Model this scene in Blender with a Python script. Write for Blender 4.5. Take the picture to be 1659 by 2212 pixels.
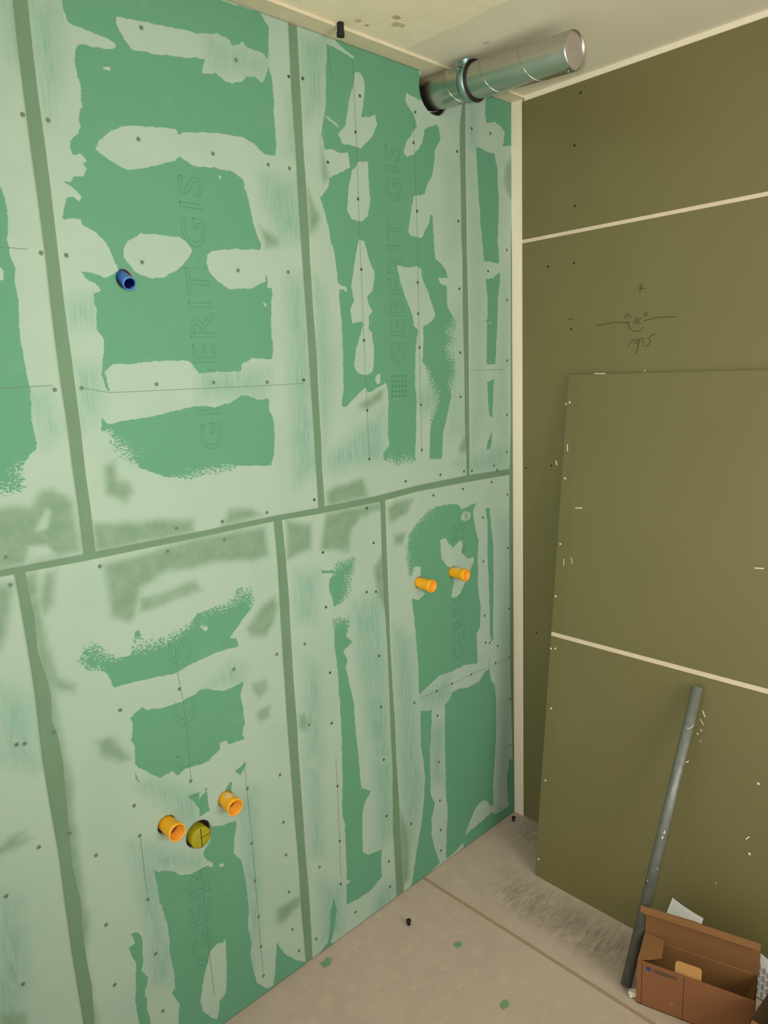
import bpy, bmesh, math, random
import numpy as np
from mathutils import Vector, Matrix

# ------------------------------------------------------------------ clear
for o in list(bpy.data.objects):
    bpy.data.objects.remove(o)
S = bpy.context.scene
COL = S.collection

# ------------------------------------------------------------------ camera
CAM = Vector((-2.08077, -1.52131, 1.68327))
RIGHT = Vector((0.7180925, -0.6948894, -0.0383637)); DOWN = Vector((-0.1594761, -0.1106428, -0.9809819)); FWD = Vector((0.6774293, 0.7105539, -0.1902701))
cd = bpy.data.cameras.new('camera')
cam = bpy.data.objects.new('camera', cd); COL.objects.link(cam)
cd.sensor_fit = 'HORIZONTAL'; cd.sensor_width = 36.0
cd.lens = 1580.00 / 1659 * 36.0
cd.clip_start = 0.02
m = Matrix((RIGHT, -DOWN, -FWD)).transposed().to_4x4()
m.translation = CAM
cam.matrix_world = m
S.camera = cam

# ------------------------------------------------------------------ light and exposure
S.view_settings.view_transform = 'Standard'
S.view_settings.look = 'None'
S.view_settings.exposure = 0.06
S.view_settings.gamma = 1.0
S.view_settings.use_curve_mapping = False
w = bpy.data.worlds.new('world'); S.world = w; w.use_nodes = True
bg = w.node_tree.nodes['Background']
bg.inputs[0].default_value = (1.0, 0.96, 0.89, 1)
bg.inputs[1].default_value = 0.88
def area(name, loc, target, size, power, color):
    l = bpy.data.lights.new(name, 'AREA'); l.shape = 'DISK'; l.size = size
    l.energy = power; l.color = color
    o = bpy.data.objects.new(name, l); COL.objects.link(o); o.location = loc
    o.rotation_euler = (Vector(target) - Vector(loc)).to_track_quat('-Z', 'Y').to_euler()
    return o
# the phone's torch beside the lens
tl = bpy.data.lights.new('phone_torch', 'SPOT'); tl.energy = 74.0; tl.color = (1.0, 0.97, 0.90)
tl.spot_size = math.radians(112); tl.spot_blend = 1.0; tl.shadow_soft_size = 0.02
to = bpy.data.objects.new('phone_torch', tl); COL.objects.link(to); to.location = CAM - RIGHT*0.04 - DOWN*0.05
to.rotation_euler = (FWD*1.0 + RIGHT*0.06 - DOWN*0.10).to_track_quat('-Z', 'Y').to_euler()
# added warm soft fill behind the camera, standing in for bounce from the room
area('room_fill', (-0.95, -2.8, 1.45), (-0.3, 0, 1.3), 1.2, 30.0, (1.0, 0.95, 0.85))

# ------------------------------------------------------------------ wall data (millimetres: distance left of the corner, height above the floor)
WALL_MARKS = '''
g 1578,2044 1573,2035 1572,1992 1578,1949 1574,1915 1570,1901 1573,1868 1572,1843 1576,1793 1577,1749 1574,1716 1571,1675 1576,1614 1572,1579 1574,1556 1589,1546 1612,1518 1610,1486 1630,1482 1651,1483 1699,1483 1625,2044
f 1600,1905 1593,1893 1593,1877 1605,1868
g 1414,2470 1423,2397 1422,2382 1417,2362 1414,2360 1378,2356 1337,2352 1324,2347 1322,2340 1334,2334 1369,2330 1388,2329 1402,2325 1407,2318 1412,2286 1410,2266 1404,2255 1407,2216 1416,2189 1413,2177 1422,2162 1435,2147 1439,2131 1436,2121 1419,2126 1410,2114 1419,2107 1408,2098 1418,2085 1439,2082 1446,2068 1458,2069 1439,2056 1428,2046 1432,2035 1445,2043 1457,2038 1469,2004 1468,1996 1452,2000 1433,2004 1432,1993 1419,1985 1405,1980 1388,1961 1376,1937 1365,1906 1380,1899 1399,1891 1419,1899 1440,1902 1448,1900 1431,1884 1414,1879 1408,1866 1426,1859 1425,1844 1421,1829 1425,1797 1427,1788 1412,1769 1419,1729 1426,1698 1421,1668 1412,1661 1418,1693 1420,1702 1400,1718 1370,1717 1310,1721 1240,1723 1216,1717 1201,1694 1126,1694 1088,1693 1082,1709 1052,1725 991,1719 988,1757 990,1800 984,1856 978,1876 980,1891 992,1891 991,1913 997,1932 995,1907 1020,1895 1044,1886 1102,1883 1129,1898 1149,1918 1156,1937 1152,1956 1133,1965 1069,1974 1006,1978 1001,1989 1016,2017 1024,2051 1029,2089 1039,2113 1041,2131 1070,2144 1100,2145 1140,2142 1172,2141 1194,2151 1202,2156 1214,2145 1246,2133 1282,2120 1322,2110 1336,2112 1357,2123 1378,2132 1389,2139 1380,2156 1350,2181 1324,2193 1286,2201 1233,2207 1204,2208 1198,2197 1188,2207 1168,2211 1093,2220 1037,2223 1006,2215 983,2201 975,2195 942,2197 939,2219 941,2284 938,2335 941,2375 948,2393 943,2446 938,2478 950,2486 962,2501 1068,2498 1060,2582
f 1316,2398 1264,2403 1159,2413 1128,2415 1080,2427 1051,2422 1046,2411 1027,2419 1016,2428 1007,2419 962,2417 949,2406 953,2377 968,2351 987,2360 1010,2356 1026,2343 1053,2333 1073,2333 1094,2345 1130,2335 1119,2367 1167,2359 1225,2350 1288,2344 1302,2357 1314,2373 1318,2387
f 1351,1951 1343,1965 1309,1987 1282,1988 1219,1988 1200,1978 1190,1961 1197,1949 1220,1926 1259,1901 1292,1896 1330,1908 1347,1927 1352,1942
g 1436,1606 1422,1595 1323,1603 1218,1618 1202,1618 1166,1613 1117,1622 1092,1637 1069,1635 1050,1625 1010,1625 1011,1593 1001,1575 999,1539 1006,1484 1017,1458 1114,1469 1163,1469 1198,1471 1233,1462 1255,1459 1309,1467 1341,1483 1362,1493 1379,1513 1390,1538 1409,1554 1416,1575 1420,1585 1431,1579 1441,1582
f 1358,2296 1342,2299 1336,2297 1346,2294
f 1107,2129 1102,2132 1100,2123 1105,2121
f 1007,1857 1000,1855 998,1846 1005,1848
g 764,2484 752,2484 717,2480 678,2472 673,2478 698,2484 731,2497 736,2504 727,2521 614,2518 430,2507 429,2501 412,2448 425,2424 453,2428 482,2433 489,2411 478,2401 455,2382 443,2356 492,2302 499,2277 490,2266 456,2280 425,2313 410,2354 398,2359 362,2375 352,2367 343,2340 369,2304 372,2281 384,2232 404,2210 421,2176 464,2167 473,2141 492,2067 484,2058 436,2056 402,2101 396,2125 386,2120 384,2071 383,2026 378,2001 356,1992 335,1976 325,1950 368,1947 358,1932 330,1926 330,1866 307,1840 300,1812 335,1791 310,1770 343,1745 331,1720 305,1698 304,1666 325,1631 320,1595 339,1542 360,1488 372,1404 428,1410 422,1494 415,1528 393,1552 380,1594 406,1644 425,1680 447,1704 443,1739 440,1777 441,1804 399,1824 384,1838 416,1908 441,1947 440,1967 459,1977 492,1970 543,1972 537,1950 527,1919 508,1878 483,1833 478,1806 463,1797 478,1722 482,1637 478,1585 483,1515 492,1414 533,1422 571,1412 591,1432 622,1425 624,1449 596,1473 603,1492 595,1612 602,1649 628,1639 671,1622 682,1638 727,1612 755,1589 772,1592 764,1633 760,1726 759,1812 763,1878 762,1896 750,1899 736,1890 735,1907 750,1905 765,1914 768,1952 773,1996 781,2010 789,2052 799,2088 811,2118 804,2125 781,2150 778,2170 749,2185 705,2206 706,2244 733,2236 761,2242 789,2238 791,2252 797,2270 792,2290 787,2307 777,2342 770,2437
f 672,2440 659,2447 643,2436 638,2412 658,2334 615,2350 606,2355 599,2331 622,2295 662,2259 670,2261 704,2261 728,2262 741,2282 713,2307 697,2372 677,2418
f 672,2226 640,2231 639,2195 636,2138 647,2091 673,2077 708,2079 720,2097 714,2156 695,2202
f 684,2031 664,2026 650,1981 632,1951 630,1933 644,1898 661,1882 657,1860 644,1845 658,1832 662,1797 650,1789 644,1741 651,1680 676,1671 711,1678 721,1703 710,1748 681,1807 685,1817 720,1811 726,1846 711,1868 718,1910 705,1962 693,2002
f 780,2315 776,2318 740,2305 735,2296 745,2298
f 641,1668 623,1675 626,1650 634,1645 645,1657
g 130,2497 134,2450 127,2421 88,2432 57,2425 35,2411 45,2368 4,2376 -9,2378 -10,2510 63,2517
g 179,2342 158,2347 124,2338 89,2339 73,2294 73,2259 69,2207 70,2154 76,2081 69,2023 70,2008 94,2010 147,2012 153,2045 163,2126 172,2228 178,2296
g 65,1983 100,1962 141,1957 132,1903 133,1836 141,1821 112,1822 136,1817 137,1792 141,1689 94,1688 88,1754 80,1830 78,1905 66,1949
g 137,1631 102,1641 109,1564 114,1514 129,1520 136,1585
g 118,1471 116,1432 129,1410 146,1408 143,1430 130,1449
g 1539,1101 1524,1122 1504,1119 1491,1096 1462,1081 1435,1079 1420,1088 1392,1086 1349,1087 1318,1092 1287,1104 1260,1129 1211,1133 1169,1128 1150,1142 1125,1147 1110,1151 1105,1128 1108,1104 1130,1088 1154,1064 1176,1045 1158,1040 1152,1017 1188,1020 1238,1018 1271,1014 1327,1002 1414,1013 1476,1018 1479,1038 1490,1058 1514,1074 1530,1079
g 1417,1130 1404,1132 1403,1114 1417,1115
g 1149,1157 1139,1164 1129,1169 1135,1158 1147,1144
f 1248,1097 1238,1096 1234,1086 1240,1082 1248,1088
g 1448,934 1418,949 1405,939 1365,929 1320,929 1285,933 1268,940 1246,935 1204,914 1181,916 1144,922 1158,892 1155,859 1152,810 1164,783 1152,765 1188,769 1204,769 1210,784 1227,785 1229,767 1256,755 1262,748 1327,756 1349,748 1361,765 1391,760 1430,798 1448,821 1444,864 1450,881 1442,921
g 1328,684 1294,682 1273,685 1276,647 1272,618 1302,616 1299,634 1314,665
f 1294,686 1284,683 1280,673 1298,662
g 1205,669 1207,644 1228,647 1220,660
g 1195,692 1155,702 1178,674
g 1453,803 1446,795 1442,772 1452,784
g 1276,576 1253,563 1200,556 1210,512 1215,467 1199,443 1191,397 1188,352 1185,304 1192,235 1187,176 1193,147 1188,103 1180,52 1148,10 1128,7 1116,72 1107,132 1084,82 1054,43 1026,17 1014,4 1015,-42 1299,-47 1418,44 1404,144 1420,190 1410,194 1410,251 1415,293 1411,355 1415,394 1425,446 1428,497 1434,542 1419,527 1389,514 1369,489 1338,476 1322,477 1292,474 1280,463 1276,472 1291,486 1302,513 1281,538
f 1261,461 1248,455 1247,447 1260,454
g 1502,409 1489,408 1477,383 1482,324 1488,296 1473,271 1485,242 1485,192 1481,144 1486,97 1515,119 1510,165 1511,238 1498,327 1509,361 1511,379 1496,379
f 1264,248 1262,225 1266,155 1275,84 1294,76 1306,29 1320,39 1341,76 1347,110 1335,166 1318,207 1308,236 1286,244 1268,233
g 876,1153 827,1142 821,1154 774,1158 758,1161 762,1128 781,1108 782,1081 798,1058 820,1042 837,1040 842,1064 852,1091 850,1121 830,1134 873,1146
g 840,999 789,985 788,967 800,940 775,918 812,900 798,867 806,853 797,798 782,724 782,668 774,547 769,451 732,422 758,398 770,368 777,241 754,216 707,207 696,211 704,147 700,111 737,98 747,91 808,92 850,98 848,165 831,169 845,182 843,223 841,363 849,406 840,518 838,574 834,688 835,762 837,852 843,924
g 898,150 889,108 906,36 918,15 914,1 961,-9 964,2 931,19 918,65 913,115
g 528,1187 492,1217 447,1243 404,1255 337,1255 296,1246 280,1228 226,1235 189,1239 214,1226 222,1206 211,1149 194,1105 201,1053 199,1012 203,964 196,908 187,876 194,802 214,778 209,670 281,688 344,686 409,691 447,680 477,669 507,661 507,765 512,844 516,903 525,985 496,973 466,986 484,1007 481,1078 508,1084 530,1058 536,1097 536,1153
f 388,1146 365,1148 330,1109 288,1126 277,1110 285,1083 254,1056 223,1054 221,1038 243,1014 273,972 293,948 315,936 340,942 327,993 332,1041 360,1055 383,1083 387,1116
f 286,1200 267,1221 236,1209 239,1189 268,1184
g 155,1211 132,1208 126,1142 114,1070 116,944 122,734 130,728 140,756 140,906 148,1055 146,1157
g 385,580 359,592 346,612 310,612 266,601 203,602 174,627 145,630 135,583 117,564 107,502 109,365 119,270 131,178 130,91 149,91 165,121 189,138 232,131 266,91 296,47 289,30 342,14 399,8 391,115 384,180 390,273 389,384 388,476
g 298,48 188,59 141,65 114,46 62,40 30,44 -2,29 -2,-7 308,-14
g 503,602 449,586 454,521 463,442 465,395 465,285 446,242 466,198 466,130 452,77 431,13 511,0 574,4 566,23 539,124 518,196 499,279 491,363 497,430 506,480
g 29,232 47,165 42,63 31,34 -2,33 -3,218
d 1002,2029 976,2021 951,2007 954,1990 988,1982
d 802,2264 794,2243 781,2168 798,2154 802,2201
d 852,2138 833,2099 815,2073 828,2043 853,2027
d 711,1592 675,1607 633,1627 611,1626 625,1600 668,1583 703,1578
d 267,1461 248,1467 250,1410 282,1413 291,1426
d 1442,1506 1418,1515 1414,1476 1392,1466 1383,1445 1402,1424 1446,1446
d 1478,1389 1428,1380 1320,1370 1243,1360 1246,1327 1488,1325
d 1165,1341 1147,1367 1086,1359 1056,1337 1176,1328
d 1654,1452 1627,1452 1601,1446 1575,1474 1552,1475 1529,1455 1516,1441 1512,1395 1512,1335 1671,1327 1752,1326 1734,1460
n 1569,1434 1563,1426 1576,1396 1594,1396
n 1614,1366 1579,1361 1565,1341 1618,1336
d 1673,1306 1649,1296 1659,1254 1674,1198 1691,1166 1738,1189 1722,1315
d 1468,1295 1248,1313 1049,1308 1041,1227 1091,1225 1201,1246 1255,1240 1332,1249 1390,1226 1412,1164 1427,1154 1464,1178 1466,1274
d 1124,1056 1081,1097 1036,1117 1026,1092 1044,1048 1069,1020 1114,1033
e 1121,908 1078,903 1076,874 1104,855 1123,884
e 1121,825 1070,832 1077,796 1110,792
d 1531,912 1494,909 1454,836 1481,836 1520,874
d 1594,1084 1555,1050 1561,1037 1600,1050
d 982,1309 987,1207 905,1219 900,1288
d 848,1309 876,1210 772,1186 760,1248 721,1275 644,1286 643,1308
d 640,1155 683,1118 670,1054 640,963 631,954
e 983,767 962,766 948,733 960,710 986,727
d 841,1366 802,1378 706,1388 695,1354 691,1328 846,1325
d 614,1282 588,1301 499,1298 541,1258 591,1239 612,1245
d 593,1201 546,1195 557,1166 591,1165
d 609,311 576,200 575,120 581,34 629,19 632,129
d 1100,235 1043,228 1019,228 1020,204 1068,184 1089,178 1103,199
d 1743,767 1718,777 1696,771 1709,763 1684,752 1711,747 1746,746 1780,746 1777,769
d 1790,400 1739,368 1745,320 1795,358
d -9,2352 34,2318 39,2264 15,2221 -8,2209
d 267,1214 250,1211 248,1189 265,1192
d 1618,1041 1608,1027 1609,975 1602,941 1600,876 1611,881 1620,990
d 1635,1314 1607,1307 1605,1219 1598,1116 1599,982 1589,871 1594,662 1594,500 1610,402 1599,232 1617,246 1629,415 1624,678 1626,898 1624,1054 1627,1205
e 1397,1206 1341,1204 1257,1217 1236,1184 1345,1171 1401,1170
e 1636,1188 1596,1146 1586,1071 1603,1025 1618,1113
d 1586,1303 1568,1303 1577,1241 1601,1218 1611,1250
t 931,1917 880,1920 868,1435 942,1396 942,1634
t 891,2337 874,2289 869,2206 901,2211
t 995,2145 885,2150 874,2010 952,2003
t 849,1922 814,1901 803,1688 817,1579 850,1446 850,1654
t 846,2480 773,2488 779,2350 845,2294
u 339,2289 257,2302 253,2037 334,2004
u 218,2295 179,2234 147,2017 152,1520 222,1404 228,1816
u 66,1936 4,2027 10,1349 97,1516
t 218,2450 174,2459 181,2340 221,2334
u 345,1814 255,1899 253,1467 346,1446
t 960,1162 882,1151 908,1012 970,1036
t 947,924 901,882 905,588 969,630
t 771,1037 658,1037 644,709 647,494 709,520 753,747
t 719,524 639,490 644,235 706,218
t 963,599 923,582 925,303 971,328
t 609,922 531,855 517,438 499,331 574,148 603,378
u 102,1184 23,1170 32,233 90,145 105,608
t 507,661 361,675 359,584 488,606
t 457,546 394,521 401,304 465,333
t 1476,635 1429,536 1415,376 1407,213 1464,253 1463,432
t 1700,1100 1654,1044 1650,897 1672,907 1719,948
t 1756,664 1725,624 1730,437 1768,358 1809,389
t 1529,2367 1504,2374 1514,2264 1533,2275
t 1486,2379 1431,2395 1436,2282 1476,2168 1486,2222
t 1484,1843 1422,1854 1428,1799 1481,1794
t 1481,1716 1428,1715 1433,1630 1482,1585 1480,1660
t 1198,1699 1006,1694 1018,1626 1204,1636
t 1184,590 1139,622 1142,406 1158,217 1192,94 1189,376
t 947,239 863,161 872,23 944,36
t 714,75 652,73 646,-16 759,-7
t 1577,1665 1542,1664 1519,1588 1554,1564
t 1116,2420 953,2409 963,2362 1100,2350
t 1177,983 1140,959 1155,920 1246,939
t 1410,770 1298,670 1317,603 1445,762
t 1461,615 1301,505 1316,481 1434,542
t 315,1384 34,1416 26,1335 223,1335
t 487,1612 394,1635 385,1579 450,1541
t 844,1458 613,1579 621,1433 815,1416
r 1406,1510 1364,1515 1234,1457 1208,1476 1333,1501 1371,1546 1420,1570 1426,1522 1379,1471
r 1645,1528 1610,1533 1608,1482 1651,1479
r 423,1691 363,1606 408,1531 458,1583
r 1244,1469 1132,1478 1133,1462 1246,1454
r 1539,1098 1520,1139 1482,1112 1465,1074 1507,1077
r 1430,1102 1386,1105 1305,1099 1314,1072 1401,1065
r 1293,1101 1106,1158 1103,1121 1255,1108
r 526,1181 430,1252 387,1230 454,1168 498,1132
r 602,1438 505,1434 506,1399 603,1411
r 823,1164 754,1163 770,1051 814,1048
r 839,1014 782,998 789,973 840,987
r 532,1066 542,1155 518,1151 522,1063
r 344,1828 290,1829 297,1617 352,1619
'''
SEAM_UP = '2131,1326 1670,1328 1510,1327 1246,1326 1019,1328 873,1326 682,1326 487,1334 247,1335 16,1329'
SEAM_LO = '2132,1317 1672,1316 1512,1313 1248,1313 1020,1315 874,1310 646,1309 488,1316 248,1314 16,1309'
J1L = '1514,2371 1515,2294 1515,2214 1514,2124 1512,2019 1511,1920 1512,1838 1512,1765 1511,1680 1508,1597 1508,1514 1506,1442 1506,1356'
J1R = '1488,2379 1489,2300 1489,2219 1487,2149 1486,2054 1486,1922 1486,1884 1486,1833 1484,1736 1483,1655 1482,1583 1483,1498 1481,1423 1481,1340'
J2L = '881,2500 883,2359 880,2229 881,2120 879,1982 876,1816 874,1653 873,1485 872,1333'
J2R = '855,2500 855,2404 855,2300 856,2233 854,2152 853,2089 853,2027 854,1978 853,1845 849,1727 851,1619 850,1514 852,1420 850,1358'
J3L = '242,2448 254,2395 256,2333 254,2234 256,2083 252,2023 255,1827 252,1683 254,1497 250,1414 249,1345'
J3R = '227,2451 230,2254 230,2011 228,1827 232,1571 233,1438 235,1331'
J4L = '1645,1314 1643,1263 1641,1201 1639,1125 1638,1060 1640,983 1641,909 1639,804 1635,688 1636,572 1636,450 1634,357 1632,257'
J4R = '1625,1306 1623,1269 1619,1220 1622,1145 1615,1104 1608,1050 1613,986 1606,957 1602,893 1607,760 1611,645 1604,553 1609,464 1607,385 1604,336 1610,240'
J5L = '1020,1315 1018,1262 1017,1185 1019,1073 1020,961 1020,894 1021,777 1020,652 1018,470 1015,318 1017,212 1015,105 1013,8'
J5R = '994,1311 990,1216 988,1098 990,1001 991,868 989,748 991,639 989,474 989,342 986,225 987,87 989,8'
J6L = '642,1314 644,1147 640,975 637,842 636,706 637,574 635,457 644,243 641,134 641,4'
J6R = '622,1310 624,1170 624,988 624,859 621,724 617,605 617,481 613,354 611,218 608,116 606,4'
AR_U = '2,2503 -6,2359 -5,2216 4,2057 9,1478 18,1329'
AR_L = '19,1310 21,1019 20,562 11,277 4,-2'
SCREWS = {'U1': '1522,2177 1519,1931 1525,1670 1657,1353',
 'U2': '1476,2176 1471,1930 1471,1671 1264,2391 1294,2174 1312,1928 1306,1672 1038,2384 1117,2174 1073,1926 1163,1670 1012,1665 967,2174 890,2383 904,2175 927,1931 898,1666 886,1351 1040,1341 1170,1340 1291,1345',
 'U3': '847,2388 780,2208 659,2388 680,2297 681,2132 680,1953 681,1766 680,1574 680,1437 536,1354 380,1354 265,1351 449,2390 460,2308 453,2127 459,1930 461,1842 459,1745 460,1577 462,1441 271,2316 271,2119 272,1921 273,1728 275,1591',
 'U4': '200,2392 109,2395 128,1982 27,2055 28,1896 30,1699 32,1517 34,1391 225,1348 107,1351 89,1334',
 'L1': '1656,1296 1671,962 1686,966 1672,726 1746,652 1740,437',
 'L2': '1476,1295 1318,1296 1169,1295 1322,961 1468,961 1040,961 1172,962 1057,621 1057,479 1056,378 1055,261 1053,140 1035,58 1608,725 1559,646 1556,467 1554,306 1461,722 1456,642 1454,472 1450,321 1448,157 1316,719 1161,628 1161,468 1160,356 1158,245 1159,152 1158,59 1611,963',
 'L3': '698,1298 867,1202 677,1192 867,1046 947,962 865,852 870,700 949,726 676,1044 674,843 675,679 861,499 864,321 944,279 869,181 972,58 818,54 673,503 671,309 669,148 668,56 713,1052',
 'L4': '272,1294 415,1294 121,1296 33,1241 170,1182 171,1029 167,834 164,734 141,727 110,642 245,642 348,643 424,643 530,640 423,556 96,702 32,1048 29,823 28,637 26,473 422,388 422,246 422,134 424,57 563,228 91,58 25,287'}
PENCIL = {'U1': '1626,1677 1527,1679|1592,1936 1543,1936',
 'U2': '1471,1671 1412,1659 1214,1658 1013,1657 898,1658|1222,1924 1155,1924',
 'U3': '680,2468 678,2263 681,2034 681,1943 681,1629 680,1437|457,2379 455,2072 459,1786 462,1430|763,2480 754,2408',
 'U4': '215,1672 44,1670',
 'L2': '1323,1087 1323,1006 1315,921 1313,824 1315,719|1312,472 1311,237 1308,103|1164,706 1159,468 1160,289 1158,63|1455,642 1454,488',
 'L3': '862,585 861,499 867,210',
 'L4': '508,645 424,643 245,642 137,636 28,632|144,673 150,632'}
WRITING = '315,1792 349,1795 380,1798 425,1793|469,1795 510,1802 567,1800|407,1807 415,1821|415,1807 424,1820|426,1805 430,1813|438,1791 445,1806|444,1788 451,1805|450,1785 458,1805|474,1820 480,1817 478,1809 470,1812 474,1820|419,1794 425,1776 440,1767 462,1770 469,1778|423,1726 431,1737 441,1744|452,1744 445,1741 444,1733 453,1734 457,1745 453,1721 448,1701|461,1746 470,1747 464,1738 471,1732 466,1724|507,1756 493,1753 485,1743 493,1735 484,1725 475,1721|462,1901 449,1890 471,1885|461,1898 453,1875|214,1820 237,1817'

def pts(s):
    return [tuple(float(c) for c in t.split(',')) for t in s.split()]

# ------------------------------------------------------------------ helpers
def tag(o, label=None, cat=None, group=None, kind=None):
    if label: o['label'] = label
    if cat: o['category'] = cat
    if group: o['group'] = group
    if kind: o['kind'] = kind
    return o
def empty(name, loc=(0, 0, 0)):
    o = bpy.data.objects.new(name, None); COL.objects.link(o); o.location = loc
    o.empty_display_size = 0.05
    return o
def mesh_obj(name, verts, faces, mats, parent=None, smooth=False, midx=None):
    me = bpy.data.meshes.new(name)
    me.from_pydata([tuple(v) for v in verts], [], faces)
    for mt in (mats if isinstance(mats, (list, tuple)) else [mats]):
        me.materials.append(mt)
    if midx is not None:
        me.polygons.foreach_set('material_index', midx)
    if smooth:
        me.polygons.foreach_set('use_smooth', [True]*len(me.polygons))
    me.update()
    o = bpy.data.objects.new(name, me); COL.objects.link(o)
    if parent: put(o, parent)
    return o
def put(o, parent):
    # parts are modelled in world coordinates and keep their place under the parent
    o.parent = parent
    o.matrix_parent_inverse = parent_world(parent).inverted()
def parent_world(p):
    mw = p.matrix_basis.copy()
    if p.parent: mw = parent_world(p.parent) @ p.matrix_parent_inverse @ mw
    return mw
class MB:
    def __init__(self): self.v = []; self.f = []; self.m = []
    def add(self, v, f, m=0):
        b = len(self.v); self.v += [Vector(p) for p in v]
        self.f += [tuple(i+b for i in q) for q in f]; self.m += [m]*len(f)
    def box(self, a, b, m=0):
        (x0, y0, z0), (x1, y1, z1) = a, b
        x0, x1 = sorted((x0, x1)); y0, y1 = sorted((y0, y1)); z0, z1 = sorted((z0, z1))
        self.add([(x0,y0,z0),(x1,y0,z0),(x1,y1,z0),(x0,y1,z0),(x0,y0,z1),(x1,y0,z1),(x1,y1,z1),(x0,y1,z1)],
                 [(0,3,2,1),(4,5,6,7),(0,1,5,4),(1,2,6,5),(2,3,7,6),(3,0,4,7)], m)
    def obox(self, o, e1, e2, e3, m=0):
        # box with corner o and edge vectors e1, e2, e3
        o, e1, e2, e3 = Vector(o), Vector(e1), Vector(e2), Vector(e3)
        v = [o, o+e1, o+e1+e2, o+e2, o+e3, o+e1+e3, o+e1+e2+e3, o+e2+e3]
        f = [(0,3,2,1),(4,5,6,7),(0,1,5,4),(1,2,6,5),(2,3,7,6),(3,0,4,7)]
        if e1.cross(e2).dot(e3) < 0: f = [tuple(reversed(q)) for q in f]
        self.add(v, f, m)
    def slab(self, poly, off, m=0):
        # flat polygon given thickness along vector off (outline counter-clockwise seen from +off)
        n = len(poly); off = Vector(off)
        v = [Vector(p) for p in poly] + [Vector(p)+off for p in poly]
        f = [tuple(range(n-1, -1, -1)), tuple(range(n, 2*n))] + [(i, (i+1) % n, n+(i+1) % n, n+i) for i in range(n)]
        self.add(v, f, m)
    def lathe(self, o, axis, prof, n=40, m=0, ref=None):
        # prof: list of (distance along axis, radius)
        o = Vector(o); a = Vector(axis).normalized()
        r = Vector(ref) if ref else (Vector((0, 0, 1)) if abs(a.z) < .9 else Vector((1, 0, 0)))
        u = (r - a*r.dot(a)).normalized(); w = a.cross(u)
        v = []; f = []
        for (t, rad) in prof:
            for k in range(n):
                th = 2*math.pi*k/n
                v.append(o + a*t + (u*math.cos(th) + w*math.sin(th))*rad)
        for i in range(len(prof)-1):
            for k in range(n):
                k2 = (k+1) % n
                f.append((i*n+k, i*n+k2, (i+1)*n+k2, (i+1)*n+k))
        self.add(v, f, m)
    def ribbon(self, line, width, normal, m=0):
        nrm = Vector(normal).normalized(); L = [Vector(p) for p in line]; v = []; f = []
        for i, p in enumerate(L):
            d = (L[min(i+1, len(L)-1)] - L[max(i-1, 0)]).normalized()
            s = nrm.cross(d).normalized()*width/2
            v += [p-s, p+s]
        for i in range(len(L)-1): f.append((2*i, 2*i+1, 2*i+3, 2*i+2))
        self.add(v, f, m)
    def tube(self, line, rad, n=10, m=0):
        L = [Vector(p) for p in line]; v = []; f = []
        for i, p in enumerate(L):
            d = (L[min(i+1, len(L)-1)] - L[max(i-1, 0)]).normalized()
            r = Vector((0, 0, 1)) if abs(d.z) < .9 else Vector((1, 0, 0))
            u = (r - d*r.dot(d)).normalized(); ww = d.cross(u)
            for k in range(n):
                th = 2*math.pi*k/n
                v.append(p + (u*math.cos(th)+ww*math.sin(th))*rad)
        for i in range(len(L)-1):
            for k in range(n):
                k2 = (k+1) % n
                f.append((i*n+k, i*n+k2, (i+1)*n+k2, (i+1)*n+k))
        f.append(tuple(range(n-1, -1, -1))); b = (len(L)-1)*n
        f.append(tuple(range(b, b+n)))
        self.add(v, f, m)
    def build(self, name, mats, parent=None, smooth=False):
        return mesh_obj(name, self.v, self.f, mats, parent, smooth, self.m)

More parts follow.
